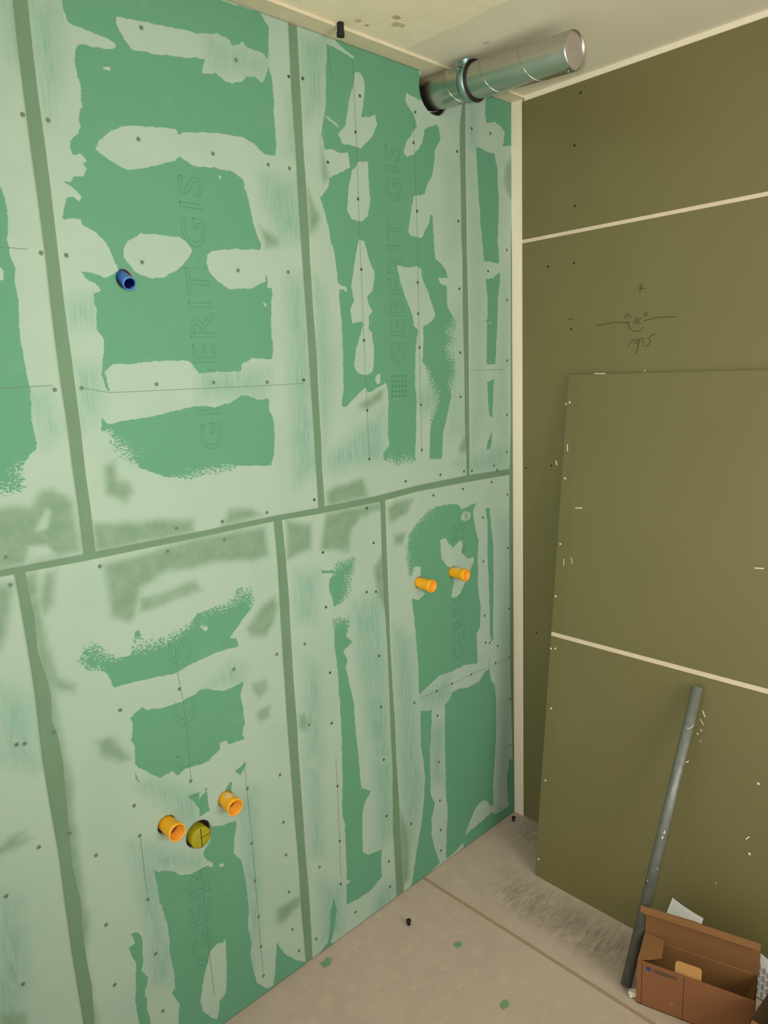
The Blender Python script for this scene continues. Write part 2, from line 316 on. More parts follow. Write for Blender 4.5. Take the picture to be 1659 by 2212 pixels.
# ------------------------------------------------------------------ materials
def lin(r, g, b):
    def c(x):
        x /= 255.0
        return x/12.92 if x <= .04045 else ((x+.055)/1.055)**2.4
    return (c(r), c(g), c(b), 1)
class NT:
    def __init__(self, name, rough=.8, metallic=0.0, spec=.3):
        self.mat = bpy.data.materials.new(name); self.mat.use_nodes = True
        self.t = self.mat.node_tree; self.b = self.t.nodes['Principled BSDF']
        self.b.inputs['Roughness'].default_value = rough
        self.b.inputs['Metallic'].default_value = metallic
        self.b.inputs['Specular IOR Level'].default_value = spec
        self.tc = self.t.nodes.new('ShaderNodeTexCoord').outputs['Object']
    def n(self, typ, **k):
        x = self.t.nodes.new(typ)
        for a, b in k.items(): setattr(x, a, b)
        return x
    def link(self, a, b): self.t.links.new(a, b)
    def val(self, sock, v):
        if hasattr(v, 'is_linked') or isinstance(v, bpy.types.NodeSocket): self.link(v, sock)
        else: sock.default_value = v
    def noise(self, scale, detail=3, rough=.6, stretch=None, dist=0.0):
        x = self.n('ShaderNodeTexNoise'); x.inputs['Scale'].default_value = scale
        x.inputs['Detail'].default_value = detail; x.inputs['Roughness'].default_value = rough
        x.inputs['Distortion'].default_value = dist
        v = self.tc
        if stretch:
            mp = self.n('ShaderNodeMapping'); mp.inputs['Scale'].default_value = stretch
            self.link(self.tc, mp.inputs['Vector']); v = mp.outputs[0]
        self.link(v, x.inputs['Vector'])
        return x.outputs['Fac']
    def math(self, op, a, b=0.0, c=None, clamp=False):
        x = self.n('ShaderNodeMath', operation=op); x.use_clamp = clamp
        self.val(x.inputs[0], a); self.val(x.inputs[1], b)
        if c is not None: self.val(x.inputs[2], c)
        return x.outputs[0]
    def ramp(self, v, a, b, lo=0.0, hi=1.0, smooth=True):
        x = self.n('ShaderNodeMapRange'); x.interpolation_type = 'SMOOTHSTEP' if smooth else 'LINEAR'
        self.val(x.inputs['Value'], v)
        x.inputs['From Min'].default_value = a; x.inputs['From Max'].default_value = b
        x.inputs['To Min'].default_value = lo; x.inputs['To Max'].default_value = hi
        return x.outputs[0]
    def mix(self, f, a, b):
        x = self.n('ShaderNodeMix', data_type='RGBA')
        self.val(x.inputs[0], f); self.val(x.inputs[6], a); self.val(x.inputs[7], b)
        return x.outputs[2]
    def attr(self, name):
        return self.n('ShaderNodeAttribute', attribute_name=name).outputs['Fac']
    def xyz(self):
        x = self.n('ShaderNodeSeparateXYZ'); self.link(self.tc, x.inputs[0]); return x.outputs
    def color(self, c): self.val(self.b.inputs['Base Color'], c)
    def bump(self, h, strength=.2, dist=.001):
        x = self.n('ShaderNodeBump'); x.inputs['Strength'].default_value = strength
        x.inputs['Distance'].default_value = dist; self.val(x.inputs['Height'], h)
        self.link(x.outputs[0], self.b.inputs['Normal'])
def plain(name, c, rough=.8, metallic=0., var=.08, scale=60, spec=.3):
    k = NT(name, rough, metallic, spec)
    d = tuple(x*(1-2*var) for x in c[:3])+(1,); e = tuple(min(1, x*(1+2*var)) for x in c[:3])+(1,)
    k.color(k.mix(k.noise(scale), d, e))
    return k.mat

GREEN = lin(85, 139, 107); FILLER = lin(149, 173, 157); DAMP = lin(108, 138, 110)
GREEN2 = lin(98, 152, 122)
def board_material():
    k = NT('green board with filler', .85, 0, .22)
    sd, damp, thin, rough = (k.attr(a) for a in ('sd', 'damp', 'thin', 'rough'))
    fine = k.noise(230, 3, .6); med = k.noise(45, 2, .5); spk = k.noise(150, 2, .55, (1.0, 1.0, 1.7))
    e = k.math('ADD', sd, k.math('MULTIPLY', k.math('SUBTRACT', fine, .5), 5.0))
    e = k.math('ADD', e, k.math('MULTIPLY', k.math('SUBTRACT', med, .5), 9.0))
    e = k.math('ADD', e, k.math('MULTIPLY', k.math('MULTIPLY', k.math('SUBTRACT', spk, .52), rough), 190.0))
    fill = k.ramp(e, -.8, .8)
    # paper
    green = k.mix(k.noise(7, 3, .6), GREEN, lin(91, 143, 113))
    green = k.mix(k.ramp(k.noise(420, 2, .6), .3, .8), green, k.mix(.5, green, GREEN2))
    dust = k.ramp(k.math('ADD', k.noise(120, 1, .5), k.math('MULTIPLY', rough, .10)), .78, .82)
    green = k.mix(k.math('MULTIPLY', dust, .6), green, FILLER)
    haze = k.ramp(k.noise(9, 4, .7), .55, .9)
    green = k.mix(k.math('MULTIPLY', haze, .22), green, FILLER)
    # filler, sanded thin in places so the green shines through
    stk = k.noise(1.0, 5, .7, (170, 1, 14)); grain = k.noise(320, 2, .6)
    th = k.math('MULTIPLY', thin, k.ramp(k.math('ADD', stk, k.math('MULTIPLY', grain, .35)), .45, .95), clamp=True)
    base_th = k.math('MULTIPLY', k.ramp(k.noise(5, 4, .6), .42, .75), .16)
    th = k.math('ADD', k.math('MULTIPLY', th, .75), k.math('ADD', base_th, k.math('MULTIPLY', thin, .2)), clamp=True)
    fcol = k.mix(k.noise(11, 3, .6), FILLER, lin(158, 177, 158))
    fcol = k.mix(th, fcol, lin(108, 152, 132))
    col = k.mix(fill, green, fcol)
    dn = k.ramp(k.math('ADD', damp, k.math('MULTIPLY', k.math('SUBTRACT', k.noise(14, 4, .6), .5), .55)), .12, .95)
    dn = k.math('MULTIPLY', dn, k.ramp(k.noise(26, 4, .7), .2, .7, .62, .95))
    col = k.mix(dn, col, DAMP)
    k.color(col)
    k.bump(k.math('ADD', fill, k.math('MULTIPLY', grain, .15)), .25, .0008)
    return k.mat
M = {}
M['board'] = board_material()
M['gypsum'] = plain('gypsum core', lin(226, 220, 200), .95, var=.05)
M['cut'] = plain('dusty cut edge', lin(150, 148, 126), .95, var=.2, scale=120)
M['damp_filler'] = plain('damp filler', lin(100, 130, 102), .8, var=.06, scale=9)
M['cavity'] = plain('dark cavity', lin(58, 52, 48), .95)
def olive_material():
    k = NT('olive board paper', .34, 0, .6)
    c = k.mix(k.noise(3.5, 4, .6), lin(104, 99, 62), lin(114, 108, 70))
    c = k.mix(k.ramp(k.noise(380, 2, .6), .3, .8), c, k.mix(.35, c, lin(128, 120, 78)))
    c = k.mix(k.math('MULTIPLY', k.ramp(k.noise(60, 2, .5), .76, .8), .35), c, lin(170, 160, 120))
    k.color(c); k.bump(k.noise(420, 2), .06, .0005)
    return k.mat
M['olive'] = olive_material()
def plaster_material():
    k = NT('cream plaster', .9, 0, .2)
    c = k.mix(k.noise(6, 5, .65), lin(226, 216, 192), lin(236, 228, 206))
    k.color(c); k.bump(k.noise(180, 4, .6), .15, .001)
    return k.mat
M['plaster'] = plaster_material()
M['joint_cream'] = plain('cream joint filler', lin(212, 196, 172), .92, var=.06, scale=30)
M['plaster_raw_shade'] = plain('shaded raw plaster edge', lin(206, 198, 168), .95, var=.06, scale=12)  # olive tint paints the strip's shade into its plaster colour
def ceiling_material():
    k = NT('ceiling plaster', .93, 0, .15)
    x = k.xyz()[0]
    left = k.ramp(k.math('ADD', x, k.math('MULTIPLY', k.math('SUBTRACT', k.noise(9, 4, .6), .5), .03)), -.541, -.529)
    rough = k.mix(k.noise(10, 6, .7), lin(222, 210, 178), lin(240, 232, 206))
    rough = k.mix(k.math('MULTIPLY', k.ramp(k.noise(34, 4, .7), .62, .8), .35), rough, lin(196, 164, 130))
    smooth = k.mix(k.noise(4, 3, .5), lin(212, 206, 184), lin(220, 214, 192))
    k.color(k.mix(left, rough, smooth))
    k.bump(k.math('MULTIPLY', k.noise(90, 6, .7), k.math('SUBTRACT', 1.0, left)), .35, .004)
    return k.mat
M['ceiling'] = ceiling_material()
def floor_material():
    k = NT('dusty screed', .92, 0, .2)
    x, y, z = k.xyz()
    c = k.mix(k.noise(5, 6, .65), lin(174, 157, 143), lin(194, 177, 162))
    c = k.mix(k.math('MULTIPLY', k.ramp(k.noise(26, 5, .7), .45, .8), .35), c, lin(216, 202, 182))
    c = k.mix(k.math('MULTIPLY', k.ramp(k.noise(170, 3, .6), .62, .75), .22), c, lin(150, 134, 114))
    # greyish brush marks swept along the strip between the expansion joint and the board
    strk = k.noise(1.0, 5, .75, (16, 95, 1), 1.2)
    lane = k.math('MULTIPLY', k.ramp(x, -.475, -.40), k.ramp(x, -.20, -.33))
    lane = k.math('MULTIPLY', lane, k.ramp(y, -.10, -.28))
    cor = k.math('MULTIPLY', k.ramp(x, -.20, -.07), k.ramp(y, -.03, -.12))
    lane = k.math('MAXIMUM', k.math('MULTIPLY', lane, .9), k.math('MULTIPLY', cor, 1.1))
    s = k.math('MULTIPLY', lane, k.ramp(k.math('ADD', strk, k.math('MULTIPLY', k.noise(7, 3), .5)), .58, .98))
    c = k.mix(k.math('MULTIPLY', s, .55, clamp=True), c, lin(84, 78, 68))
    k.color(c); k.bump(k.noise(120, 5, .65), .2, .001)
    return k.mat
M['floor'] = floor_material()
M['joint_brown'] = plain('joint foam', lin(158, 139, 114), .9, scale=200)
def zinc(name, c, rough, scale=40, dirt=.3):
    k = NT(name, rough, 1.0, .5)
    n = k.noise(scale, 4, .7)
    k.color(k.mix(n, tuple(x*(1-dirt) for x in c[:3])+(1,), c))
    k.val(k.b.inputs['Roughness'], k.ramp(n, .2, .8, rough*.8, rough*1.25))
    return k.mat
M['duct'] = zinc('spiral duct zinc', lin(196, 196, 190), .29, 8, .10)
M['duct_seam'] = zinc('seam zinc', lin(190, 190, 182), .2, 30, .1)
M['foil'] = zinc('cap foil', lin(176, 166, 152), .6, 22, .2)
M['foil'].node_tree.nodes['Principled BSDF'].inputs['Metallic'].default_value = .5
M['clamp'] = zinc('clamp zinc', lin(168, 196, 190), .5, 40, .12)
M['bolt'] = zinc('bolt zinc', lin(170, 185, 182), .3, 40, .2)
M['rubber'] = plain('black rubber', lin(30, 28, 26), .6)
M['conduit'] = zinc('galvanised tube', lin(132, 138, 130), .36, 45, .6)
M['conduit'].node_tree.nodes['Principled BSDF'].inputs['Metallic'].default_value = .15
M['orange'] = plain('yellow orange plastic', lin(240, 172, 22), .45, var=.05, spec=.4)
M['orange_in'] = plain('orange plastic inside', lin(255, 178, 66), .5, var=.04)
M['red_brown'] = plain('red brown thread', lin(120, 52, 28), .6)
M['lime'] = plain('lime plastic', lin(150, 145, 22), .5, var=.06)
M['ink'] = plain('black ink', lin(34, 34, 22), .7)
M['blue'] = plain('blue plastic', lin(66, 120, 190), .3, var=.06, spec=.5)
M['dark_blue'] = plain('deep blue plastic', lin(8, 20, 84), .5)
M['black'] = plain('black plastic', lin(24, 22, 20), .5)
M['pencil'] = plain('pencil', lin(98, 122, 100), .8)
M['pencil_olive'] = plain('pencil on olive', lin(76, 70, 44), .8)
M['print'] = plain('printed green ink', lin(66, 124, 92), .85)
M['screw'] = plain('screw filler', lin(104, 122, 100), .6)
M['screw_dark'] = plain('screw head', lin(74, 84, 68), .5)
M['white'] = plain('white fleck', lin(225, 220, 200), .8)
M['paper'] = plain('white paper', lin(243, 240, 238), .8, var=.02)
M['paper_print'] = plain('grey print', lin(150, 154, 154), .8)
M['smear'] = plain('dried filler on plastic', lin(216, 190, 128), .8, var=.2, scale=90)
def card(name, a, b):
    k = NT(name, .8, 0, .2)
    c = k.mix(k.noise(4, 4, .6), a, b)
    c = k.mix(k.math('MULTIPLY', k.noise(1.0, 2, .5, (300, 300, 20)), .18), c, tuple(x*.7 for x in a[:3])+(1,))
    k.color(c); return k.mat
M['card'] = card('brown cardboard', lin(130, 86, 56), lin(142, 97, 64))
M['card_in'] = card('cardboard inside', lin(122, 86, 52), lin(138, 98, 60))
M['card_tab'] = card('pale cardboard', lin(180, 134, 80), lin(190, 146, 90))
M['card_shaded'] = card('shaded brown cardboard', lin(62, 48, 30), lin(72, 56, 36))  # shade inside the second box, put into the card colour
M['card_line'] = plain('fold line', lin(70, 46, 28), .9)
M['logo_blue'] = plain('blue print', lin(38, 62, 128), .7)
M['logo_grey'] = plain('dark grey print', lin(74, 66, 62), .7)
M['scrap'] = plain('green scrap', lin(112, 152, 114), .85)

# ------------------------------------------------------------------ filler mask on the green wall
OPS = []
for line in WALL_MARKS.strip().splitlines():
    op, rest = line.split(' ', 1)
    OPS.append((op, np.array(pts(rest))))
def poly_sd(P, U, V):
    # signed distance to a polygon, positive inside
    d2 = np.full(U.shape, 1e12); ins = np.zeros(U.shape, bool)
    n = len(P)
    for i in range(n):
        ax, ay = P[i]; bx, by = P[(i+1) % n]
        ex, ey = bx-ax, by-ay
        wx, wy = U-ax, V-ay
        t = np.clip((wx*ex + wy*ey)/(ex*ex+ey*ey+1e-9), 0, 1)
        d2 = np.minimum(d2, (wx-t*ex)**2 + (wy-t*ey)**2)
        if ay != by:
            c = (ay > V) != (by > V)
            ins ^= c & (U < ex*(V-ay)/(by-ay) + ax)
    d = np.sqrt(d2)
    return np.where(ins, d, -d)
CL = 30.0
def wall_mask(U, V):
    sd = np.full(U.shape, CL); damp = np.zeros(U.shape); thin = np.zeros(U.shape); rough = np.zeros(U.shape)
    for op, P in OPS:
        mg = 32
        k = np.where((U > P[:, 0].min()-mg) & (U < P[:, 0].max()+mg) & (V > P[:, 1].min()-mg) & (V < P[:, 1].max()+mg))[0]
        if len(k) == 0: continue
        d = poly_sd(P, U[k], V[k])
        if op == 'g': sd[k] = np.minimum(sd[k], np.clip(-d, -CL, CL))
        elif op == 'f': sd[k] = np.maximum(sd[k], np.clip(d, -CL, CL))
        elif op == 'd': damp[k] = np.maximum(damp[k], np.clip(d/34+.5, 0, 1))
        elif op == 'e': damp[k] = np.maximum(damp[k], .72*np.clip(d/24+.6, 0, 1))
        elif op == 'n': damp[k] *= np.clip(.5-d/20, 0, 1)
        elif op == 't': thin[k] = np.maximum(thin[k], np.clip(d/50+.5, 0, 1))
        elif op == 'u': thin[k] = np.maximum(thin[k], .45*np.clip(d/50+.5, 0, 1))
        elif op == 'r': rough[k] = np.maximum(rough[k], np.clip(d/30+.6, 0, 1))
    return sd, damp, thin, rough
HOLES = [(366, 2461, 63), (1307.7, 570.3, 35.5), (1352.9, 1892.2, 20.5), (491.7, 1029.6, 18.5), (330.7, 1026.6, 18.5), (1388.0, 636.2, 23.5), (1225.2, 628.1, 21.5)]

T = 0.0125   # board thickness
def plasterboard(left, right, top, bottom, parent, step=4.0):
    # left/right: points (u, v) along the edges; top/bottom: same; u grows to the left
    def edge(pl, key, val):
        a = np.array(pl); i = np.argsort(a[:, key]); return np.interp(val, a[i, key], a[i, 1-key])
    vt = max(p[1] for p in top); vb = min(p[1] for p in bottom)
    ul = max(p[0] for p in left); ur = min(p[0] for p in right)
    nu = max(2, int((ul-ur)/step)); nv = int((vt-vb)/step)
    s = np.linspace(0, 1, nu+1); t = np.linspace(0, 1, nv+1)
    SS, TT = np.meshgrid(s, t)
    V = vb + (vt-vb)*TT
    for _ in range(4):
        L = edge(left, 1, V); Rr = edge(right, 1, V)
        U = Rr + (L-Rr)*SS
        V = edge(bottom, 0, U)*(1-TT) + edge(top, 0, U)*TT
    U = U.ravel(); V = V.ravel()
    idx = np.arange((nu+1)*(nv+1)).reshape(nv+1, nu+1)
    F = np.stack([idx[:-1, :-1], idx[1:, :-1], idx[1:, 1:], idx[:-1, 1:]], -1).reshape(-1, 4)
    for (hu, hv, hr) in HOLES:
        cu, cv = U[F].mean(1), V[F].mean(1)
        dead = (cu-hu)**2 + (cv-hv)**2 < hr*hr
        if not dead.any(): continue
        dv = np.unique(F[dead]); F = F[~dead]
        b = np.intersect1d(dv, np.unique(F))
        r = np.hypot(U[b]-hu, V[b]-hv)
        U[b] = hu + (U[b]-hu)/r*hr; V[b] = hv + (V[b]-hv)/r*hr
    used = np.unique(F); mp = np.full(len(U), -1); mp[used] = np.arange(len(used))
    F = mp[F]; U = U[used]; V = V[used]
    N = len(U)
    # rim: boundary edges pulled back to the board's thickness
    E = np.concatenate([F[:, [0, 1]], F[:, [1, 2]], F[:, [2, 3]], F[:, [3, 0]]])
    key = np.sort(E, 1); key = key[:, 0].astype(np.int64)*N + key[:, 1]
    uq, inv, cnt = np.unique(key, return_inverse=True, return_counts=True)
    B = E[cnt[inv] == 1]
    bv = np.unique(B); bm = np.full(N, -1); bm[bv] = N + np.arange(len(bv))
    RF = np.stack([B[:, 1], B[:, 0], bm[B[:, 0]], bm[B[:, 1]]], -1)
    co = np.zeros((N+len(bv), 3)); co[:N, 0] = -U/1000; co[:N, 2] = V/1000
    co[N:, 0] = -U[bv]/1000; co[N:, 2] = V[bv]/1000; co[N:, 1] = T
    FF = np.concatenate([F, RF])
    me = bpy.data.meshes.new('plasterboard')
    me.vertices.add(len(co)); me.vertices.foreach_set('co', co.ravel())
    me.loops.add(FF.size); me.loops.foreach_set('vertex_index', FF.ravel().astype(np.int32))
    me.polygons.add(len(FF)); me.polygons.foreach_set('loop_start', np.arange(0, FF.size, 4, dtype=np.int32))
    me.polygons.foreach_set('loop_total', np.full(len(FF), 4, np.int32))
    me.materials.append(M['board']); me.materials.append(M['cut'])
    mi = np.zeros(len(FF), np.int32); mi[len(F):] = 1
    me.update(calc_edges=True); me.polygons.foreach_set('material_index', mi)
    sd, damp, thin, rough = wall_mask(U, V)
    for nm, arr in (('sd', sd), ('damp', damp), ('thin', thin), ('rough', rough)):
        a = me.attributes.new(nm, 'FLOAT', 'POINT')
        full = np.zeros(len(co), np.float32); full[:N] = arr; full[N:] = arr[bv]
        a.data.foreach_set('value', full)
    me.validate()
    o = bpy.data.objects.new('plasterboard', me); COL.objects.link(o); put(o, parent)
    return o

# ------------------------------------------------------------------ SETTING
ZC = 2.511
mb = MB(); mb.box((-3.2, -3.4, -.12), (.12, .12, 0)); fl = mb.build('floor', M['floor']); tag(fl, kind='structure')
mb = MB(); mb.box((-3.2, -3.4, ZC), (.12, -.052, ZC+.12)); ceil = mb.build('ceiling', M['ceiling']); tag(ceil, kind='structure')
mb = MB(); mb.box((-3.2, .05, 0), (.0, .12, 2.504)); wl = mb.build('wall_left', M['cavity']); tag(wl, kind='structure')
mb = MB(); mb.box((.0125, -3.4, 0), (.12, .12, 2.504)); wr = mb.build('wall_right', M['plaster']); tag(wr, kind='structure')

J = {n: pts(globals()[n]) for n in 'SEAM_UP SEAM_LO J1L J1R J2L J2R J3L J3R J4L J4R J5L J5R J6L J6R AR_U AR_L'.split()}
topl = [(3000, 2503), (0, 2503)]; botl = [(3000, 2), (0, 2)]
def ext(p):
    # carry an edge on past both its ends
    q = sorted(p, key=lambda a: a[1]); return [(q[0][0], q[0][1]-400)] + q + [(q[-1][0], q[-1][1]+400)]
E_ = {k: ext(v) for k, v in J.items() if k[0] in 'JA'}
far = [(2200, -100), (2200, 3000)]
BD = {
 'U1': plasterboard(far, E_['J1L'], topl, J['SEAM_UP'], wl, 5), 'U2': plasterboard(E_['J1R'], E_['J2L'], topl, J['SEAM_UP'], wl),
 'U3': plasterboard(E_['J2R'], E_['J3L'], topl, J['SEAM_UP'], wl), 'U4': plasterboard(E_['J3R'], E_['AR_U'], topl, J['SEAM_UP'], wl),
 'L1': plasterboard(far, E_['J4L'], J['SEAM_LO'], botl, wl, 5), 'L2': plasterboard(E_['J4R'], E_['J5L'], J['SEAM_LO'], botl, wl),
 'L3': plasterboard(E_['J5R'], E_['J6L'], J['SEAM_LO'], botl, wl), 'L4': plasterboard(E_['J6R'], E_['AR_L'], J['SEAM_LO'], botl, wl)}
# joints pressed full of filler, a little behind the paper
def joint(L, Rr, vb, vt):
    a = [(u+3, v) for u, v in sorted(L, key=lambda p: p[1])]; b = [(u-3, v) for u, v in sorted(Rr, key=lambda p: p[1])]
    vs = np.linspace(vb, vt, 30); v = []; f = []
    A = np.array(a); B = np.array(b)
    for q in vs:
        v += [(-np.interp(q, A[:, 1], A[:, 0])/1000, .0018, q/1000), (-np.interp(q, B[:, 1], B[:, 0])/1000, .0018, q/1000)]
    n = len(v); v += [(x, .0115, z) for x, y, z in v]
    for i in range(len(vs)-1):
        f += [(2*i, 2*i+1, 2*i+3, 2*i+2), (n+2*i+2, n+2*i+3, n+2*i+1, n+2*i), (2*i+2, n+2*i+2, n+2*i, 2*i), (2*i+1, n+2*i+1, n+2*i+3, 2*i+3)]
    mesh_obj('joint_filler', v, f, M['damp_filler'], wl)
joint(J['J1L'], J['J1R'], 1328, 2500); joint(J['J2L'], J['J2R'], 1328, 2500); joint(J['J3L'], J['J3R'], 1330, 2500)
joint(J['J4L'], J['J4R'], 3, 1318); joint(J['J5L'], J['J5R'], 3, 1316); joint(J['J6L'], J['J6R'], 3, 1314)
v = []; f = []
for i in range(41):
    u = 2200 - 2200*i/40
    a = np.interp(u, [p[0] for p in J['SEAM_UP']][::-1], [p[1] for p in J['SEAM_UP']][::-1])+3
    b = np.interp(u, [p[0] for p in J['SEAM_LO']][::-1], [p[1] for p in J['SEAM_LO']][::-1])-3
    v += [(-u/1000, .0019, b/1000), (-u/1000, .0019, a/1000), (-u/1000, .011, b/1000), (-u/1000, .011, a/1000)]
for i in range(40):
    k = 4*i
    f += [(k, k+4, k+5, k+1), (k+2, k+3, k+7, k+6), (k+1, k+5, k+7, k+3), (k, k+2, k+6, k+4)]
mesh_obj('joint_filler', v, f, M['damp_filler'], wl)
# corner joint between the last board and the white corner strip
mb = MB(); mb.box((-.026, .0022, 0), (.0, .0115, 2.5)); mb.build('joint_filler', M['damp_filler'], wl)

# screw heads sunk in the boards
me_s = None
def screw_mesh(dark):
    mb = MB()
    n = 14; r = .0042 if dark else .0048
    mb.lathe((0, 0, 0), (0, -1, 0), [(0.0002, r*1.0), (.0004, r*.85), (.00035, r*.55), (.00005, r*.2), (0, .00001)], n)
    mb.ribbon([(-r*.45, -.0005, 0), (r*.45, -.0005, 0)], r*.22, (0, -1, 0), 1)
    mb.ribbon([(0, -.00055, -r*.45), (0, -.00055, r*.45)], r*.22, (0, -1, 0), 1)
    o = mb.build('screw', [M['screw_dark' if dark else 'screw'], M['ink' if dark else 'screw_dark']], None, True)
    me = o.data; bpy.data.objects.remove(o); return me
SM = screw_mesh(True); SL = screw_mesh(False)
for b, s in SCREWS.items():
    for (u, v_) in pts(s):
        o = bpy.data.objects.new('screw', SL if u > 900 else SM); COL.objects.link(o)
        o.location = (-u/1000, -.0003, v_/1000); put(o, BD[b])
for b, s in PENCIL.items():
    for q in s.split('|'):
        mb = MB(); p = [(-u/1000, -.0006, v_/1000) for u, v_ in pts(q)]
        mb.ribbon(p, .0011, (0, -1, 0)); mb.build('pencil_line', M['pencil'], BD[b])

# dotted lettering printed on the board paper; where filler covers the paper the dots are gone
def outline_dots(text, size, spacing):
    cu = bpy.data.curves.new('t', 'FONT'); cu.body = text; cu.size = size; cu.resolution_u = 3
    cu.space_character = 1.15
    o = bpy.data.objects.new('t', cu); COL.objects.link(o)
    dg = bpy.context.evaluated_depsgraph_get(); dg.update()
    me = bpy.data.meshes.new_from_object(o.evaluated_get(dg))
    bm = bmesh.new(); bm.from_mesh(me); out = []
    for e in bm.edges:
        if len(e.link_faces) == 1:
            a, b = e.verts[0].co, e.verts[1].co; k = max(1, int((b-a).length/spacing+.5))
            for i in range(k): out.append(tuple((a+(b-a)*(i/k)))[:2])
    bm.free(); bpy.data.objects.remove(o); bpy.data.curves.remove(cu); bpy.data.meshes.remove(me)
    return out
def lettering(board, text, start, end, height, spacing=3.2, logo=False):
    # text runs from start to end (u, v); letters stand to the left of that line
    D = outline_dots(text, 1.0, .035)
    x1 = max(d[0] for d in D); h = max(d[1] for d in D)
    s = np.array(start, float); e = np.array(end, float); d = (e-s); ln = np.hypot(*d); d /= ln
    nrm = np.array([abs(d[1]), 0.0])     # u grows to the left
    Q = [s + d*(px/x1*ln) + nrm*(py/h*height) for px, py in D]
    if logo:
        o0 = s - d*(height*1.5)
        for k in range(5):
            for i in range(26):
                Q.append(o0 + d*height*k/4 + nrm*height*i/25); Q.append(o0 + d*height*i/25 + nrm*height*k/4)
    Q = np.array(Q); sd = wall_mask(Q[:, 0].copy(), Q[:, 1].copy())[0]
    mb = MB(); r = .0009
    for (u, v_), q in zip(Q, sd):
        if q > 1: continue
        x, z = -u/1000, v_/1000
        mb.add([(x-r, -.0004, z-r), (x+r, -.0004, z-r), (x+r, -.0004, z+r), (x-r, -.0004, z+r)], [(0, 1, 2, 3)])
    if mb.v: mb.build('printed_lettering', M['print'], BD[board])
lettering('U2', 'GEBERIT GIS', (1152, 1511), (1153, 2118), 58)
lettering('U3', 'GEBERIT GIS', (521, 1694), (518, 2287), 58, logo=True)
lettering('L2', 'GEBERIT GIS', (1298, 201), (1283, 1081), 58)
lettering('L4', 'GEBERIT GIS', (280, 716), (268, 1180), 58)

# trims
mb = MB(); mb.box((0, -.0415, 0), (.0125, .0, 2.504)); t1 = mb.build('trim_1', M['plaster']); tag(t1, kind='structure')
mb = MB(); mb.box((-3.2, -.052, 2.504), (.0125, .12, ZC+.12)); t2 = mb.build('trim_2', M['plaster_raw_shade']); tag(t2, kind='structure')
mb = MB(); mb.box((-.002, -3.4, 2.4960), (.0125, -.052, ZC)); t3 = mb.build('trim_3', M['plaster']); tag(t3, kind='structure')

# olive boards screwed to the right wall
def flat_board(y0, y1, z0, z1, z0b=None, z1b=None):
    z0b = z0 if z0b is None else z0b; z1b = z1 if z1b is None else z1b
    mb = MB()
    mb.slab([(.0125, y0, z0), (.0125, y0, z1), (.0125, y1, z1b), (.0125, y1, z0b)], (-.0125, 0, 0))
    return mb.build('plasterboard', M['olive'], wr)
y0, y1 = -.0415, -3.3
ub = flat_board(y0, y1, 2.0824, 2.4960, 2.0824+.0074*4.36, 2.4960)
lb = flat_board(y0, y1, 0.004, 2.0714, 0.004, 2.0714+.0074*4.36)
mb = MB(); mb.slab([(.0125, y0, 2.0714), (.0125, y0, 2.0824), (.0125, y1, 2.0824+.0323), (.0125, y1, 2.0714+.0323)], (-.0118, 0, 0))
mb.build('joint_filler', M['joint_cream'], wr)
def hole_screw(parent, loc, nrm, mat, r=.0035):
    mb = MB(); n = Vector(nrm)
    mb.lathe(loc, nrm, [(.0001, r), (.0004, r*.9), (.0005, r*.5), (.0002, .00001)], 12)
    mb.build('screw', mat, parent, True)
for (y, z) in [(251,2466),(232,2325),(236,2153)]:
    hole_screw(ub, (-.0, -y/1000, z/1000), (-1, 0, 0), M['black'])
for (y, z) in [(235,1986),(141,1987),(228,1788),(55,1334),(157,1349),(99,747)]:
    hole_screw(lb, (-.0, -y/1000, z/1000), (-1, 0, 0), M['black'])
mb = MB()
for q in WRITING.split('|'):
    mb.ribbon([(-.0006, -y/1000, z/1000) for y, z in pts(q)], .0024, (-1, 0, 0))
mb.build('pencil_writing', M['pencil_olive'], lb)

# marks on the ceiling
def blot(name, parent, c, rx, ry, z, mat, seed, down=True):
    rnd = random.Random(seed); n = 16; v = []
    for k in range(n):
        a = 2*math.pi*k/n; q = .75+.5*rnd.random()
        v.append((c[0]+rx*q*math.cos(a), c[1]+ry*q*math.sin(a), z))
    v2 = [(x, y, z - .0006 if down else z + .0006) for x, y, z in v]
    mb = MB(); mb.slab(list(reversed(v)) if down else v, (0, 0, -.0008 if down else .0008)); return mb.build(name, mat, parent)
M['stain_a'] = plain('brown stain', lin(178, 158, 122), .9, var=.15, scale=90); M['stain_b'] = plain('grey stain', lin(192, 180, 148), .9, var=.1, scale=90)
blot('stain', ceil, (-.684, -.167), .011, .009, ZC, M['stain_a'], 1)
blot('stain', ceil, (-.655, -.143), .017, .012, ZC, M['stain_b'], 2)
blot('stain', ceil, (-.712, -.092), .006, .005, ZC, M['stain_a'], 3)
blot('stain', ceil, (-.745, -.098), .008, .008, ZC, M['stain_b'], 5)
mb = MB()
mb.ribbon([(-.413, -.208, ZC-.0005), (-.389, -.220, ZC-.0005)], .0022, (0, 0, -1)); mb.ribbon([(-.407, -.224, ZC-.0005), (-.395, -.204, ZC-.0005)], .0022, (0, 0, -1))
mb.build('pencil_cross', M['stain_a'], ceil)
# expansion joint in the screed
mb = MB(); mb.box((-.518, -3.3, 0), (-.507, -.003, .0012)); mb.build('expansion_joint', M['joint_brown'], fl)

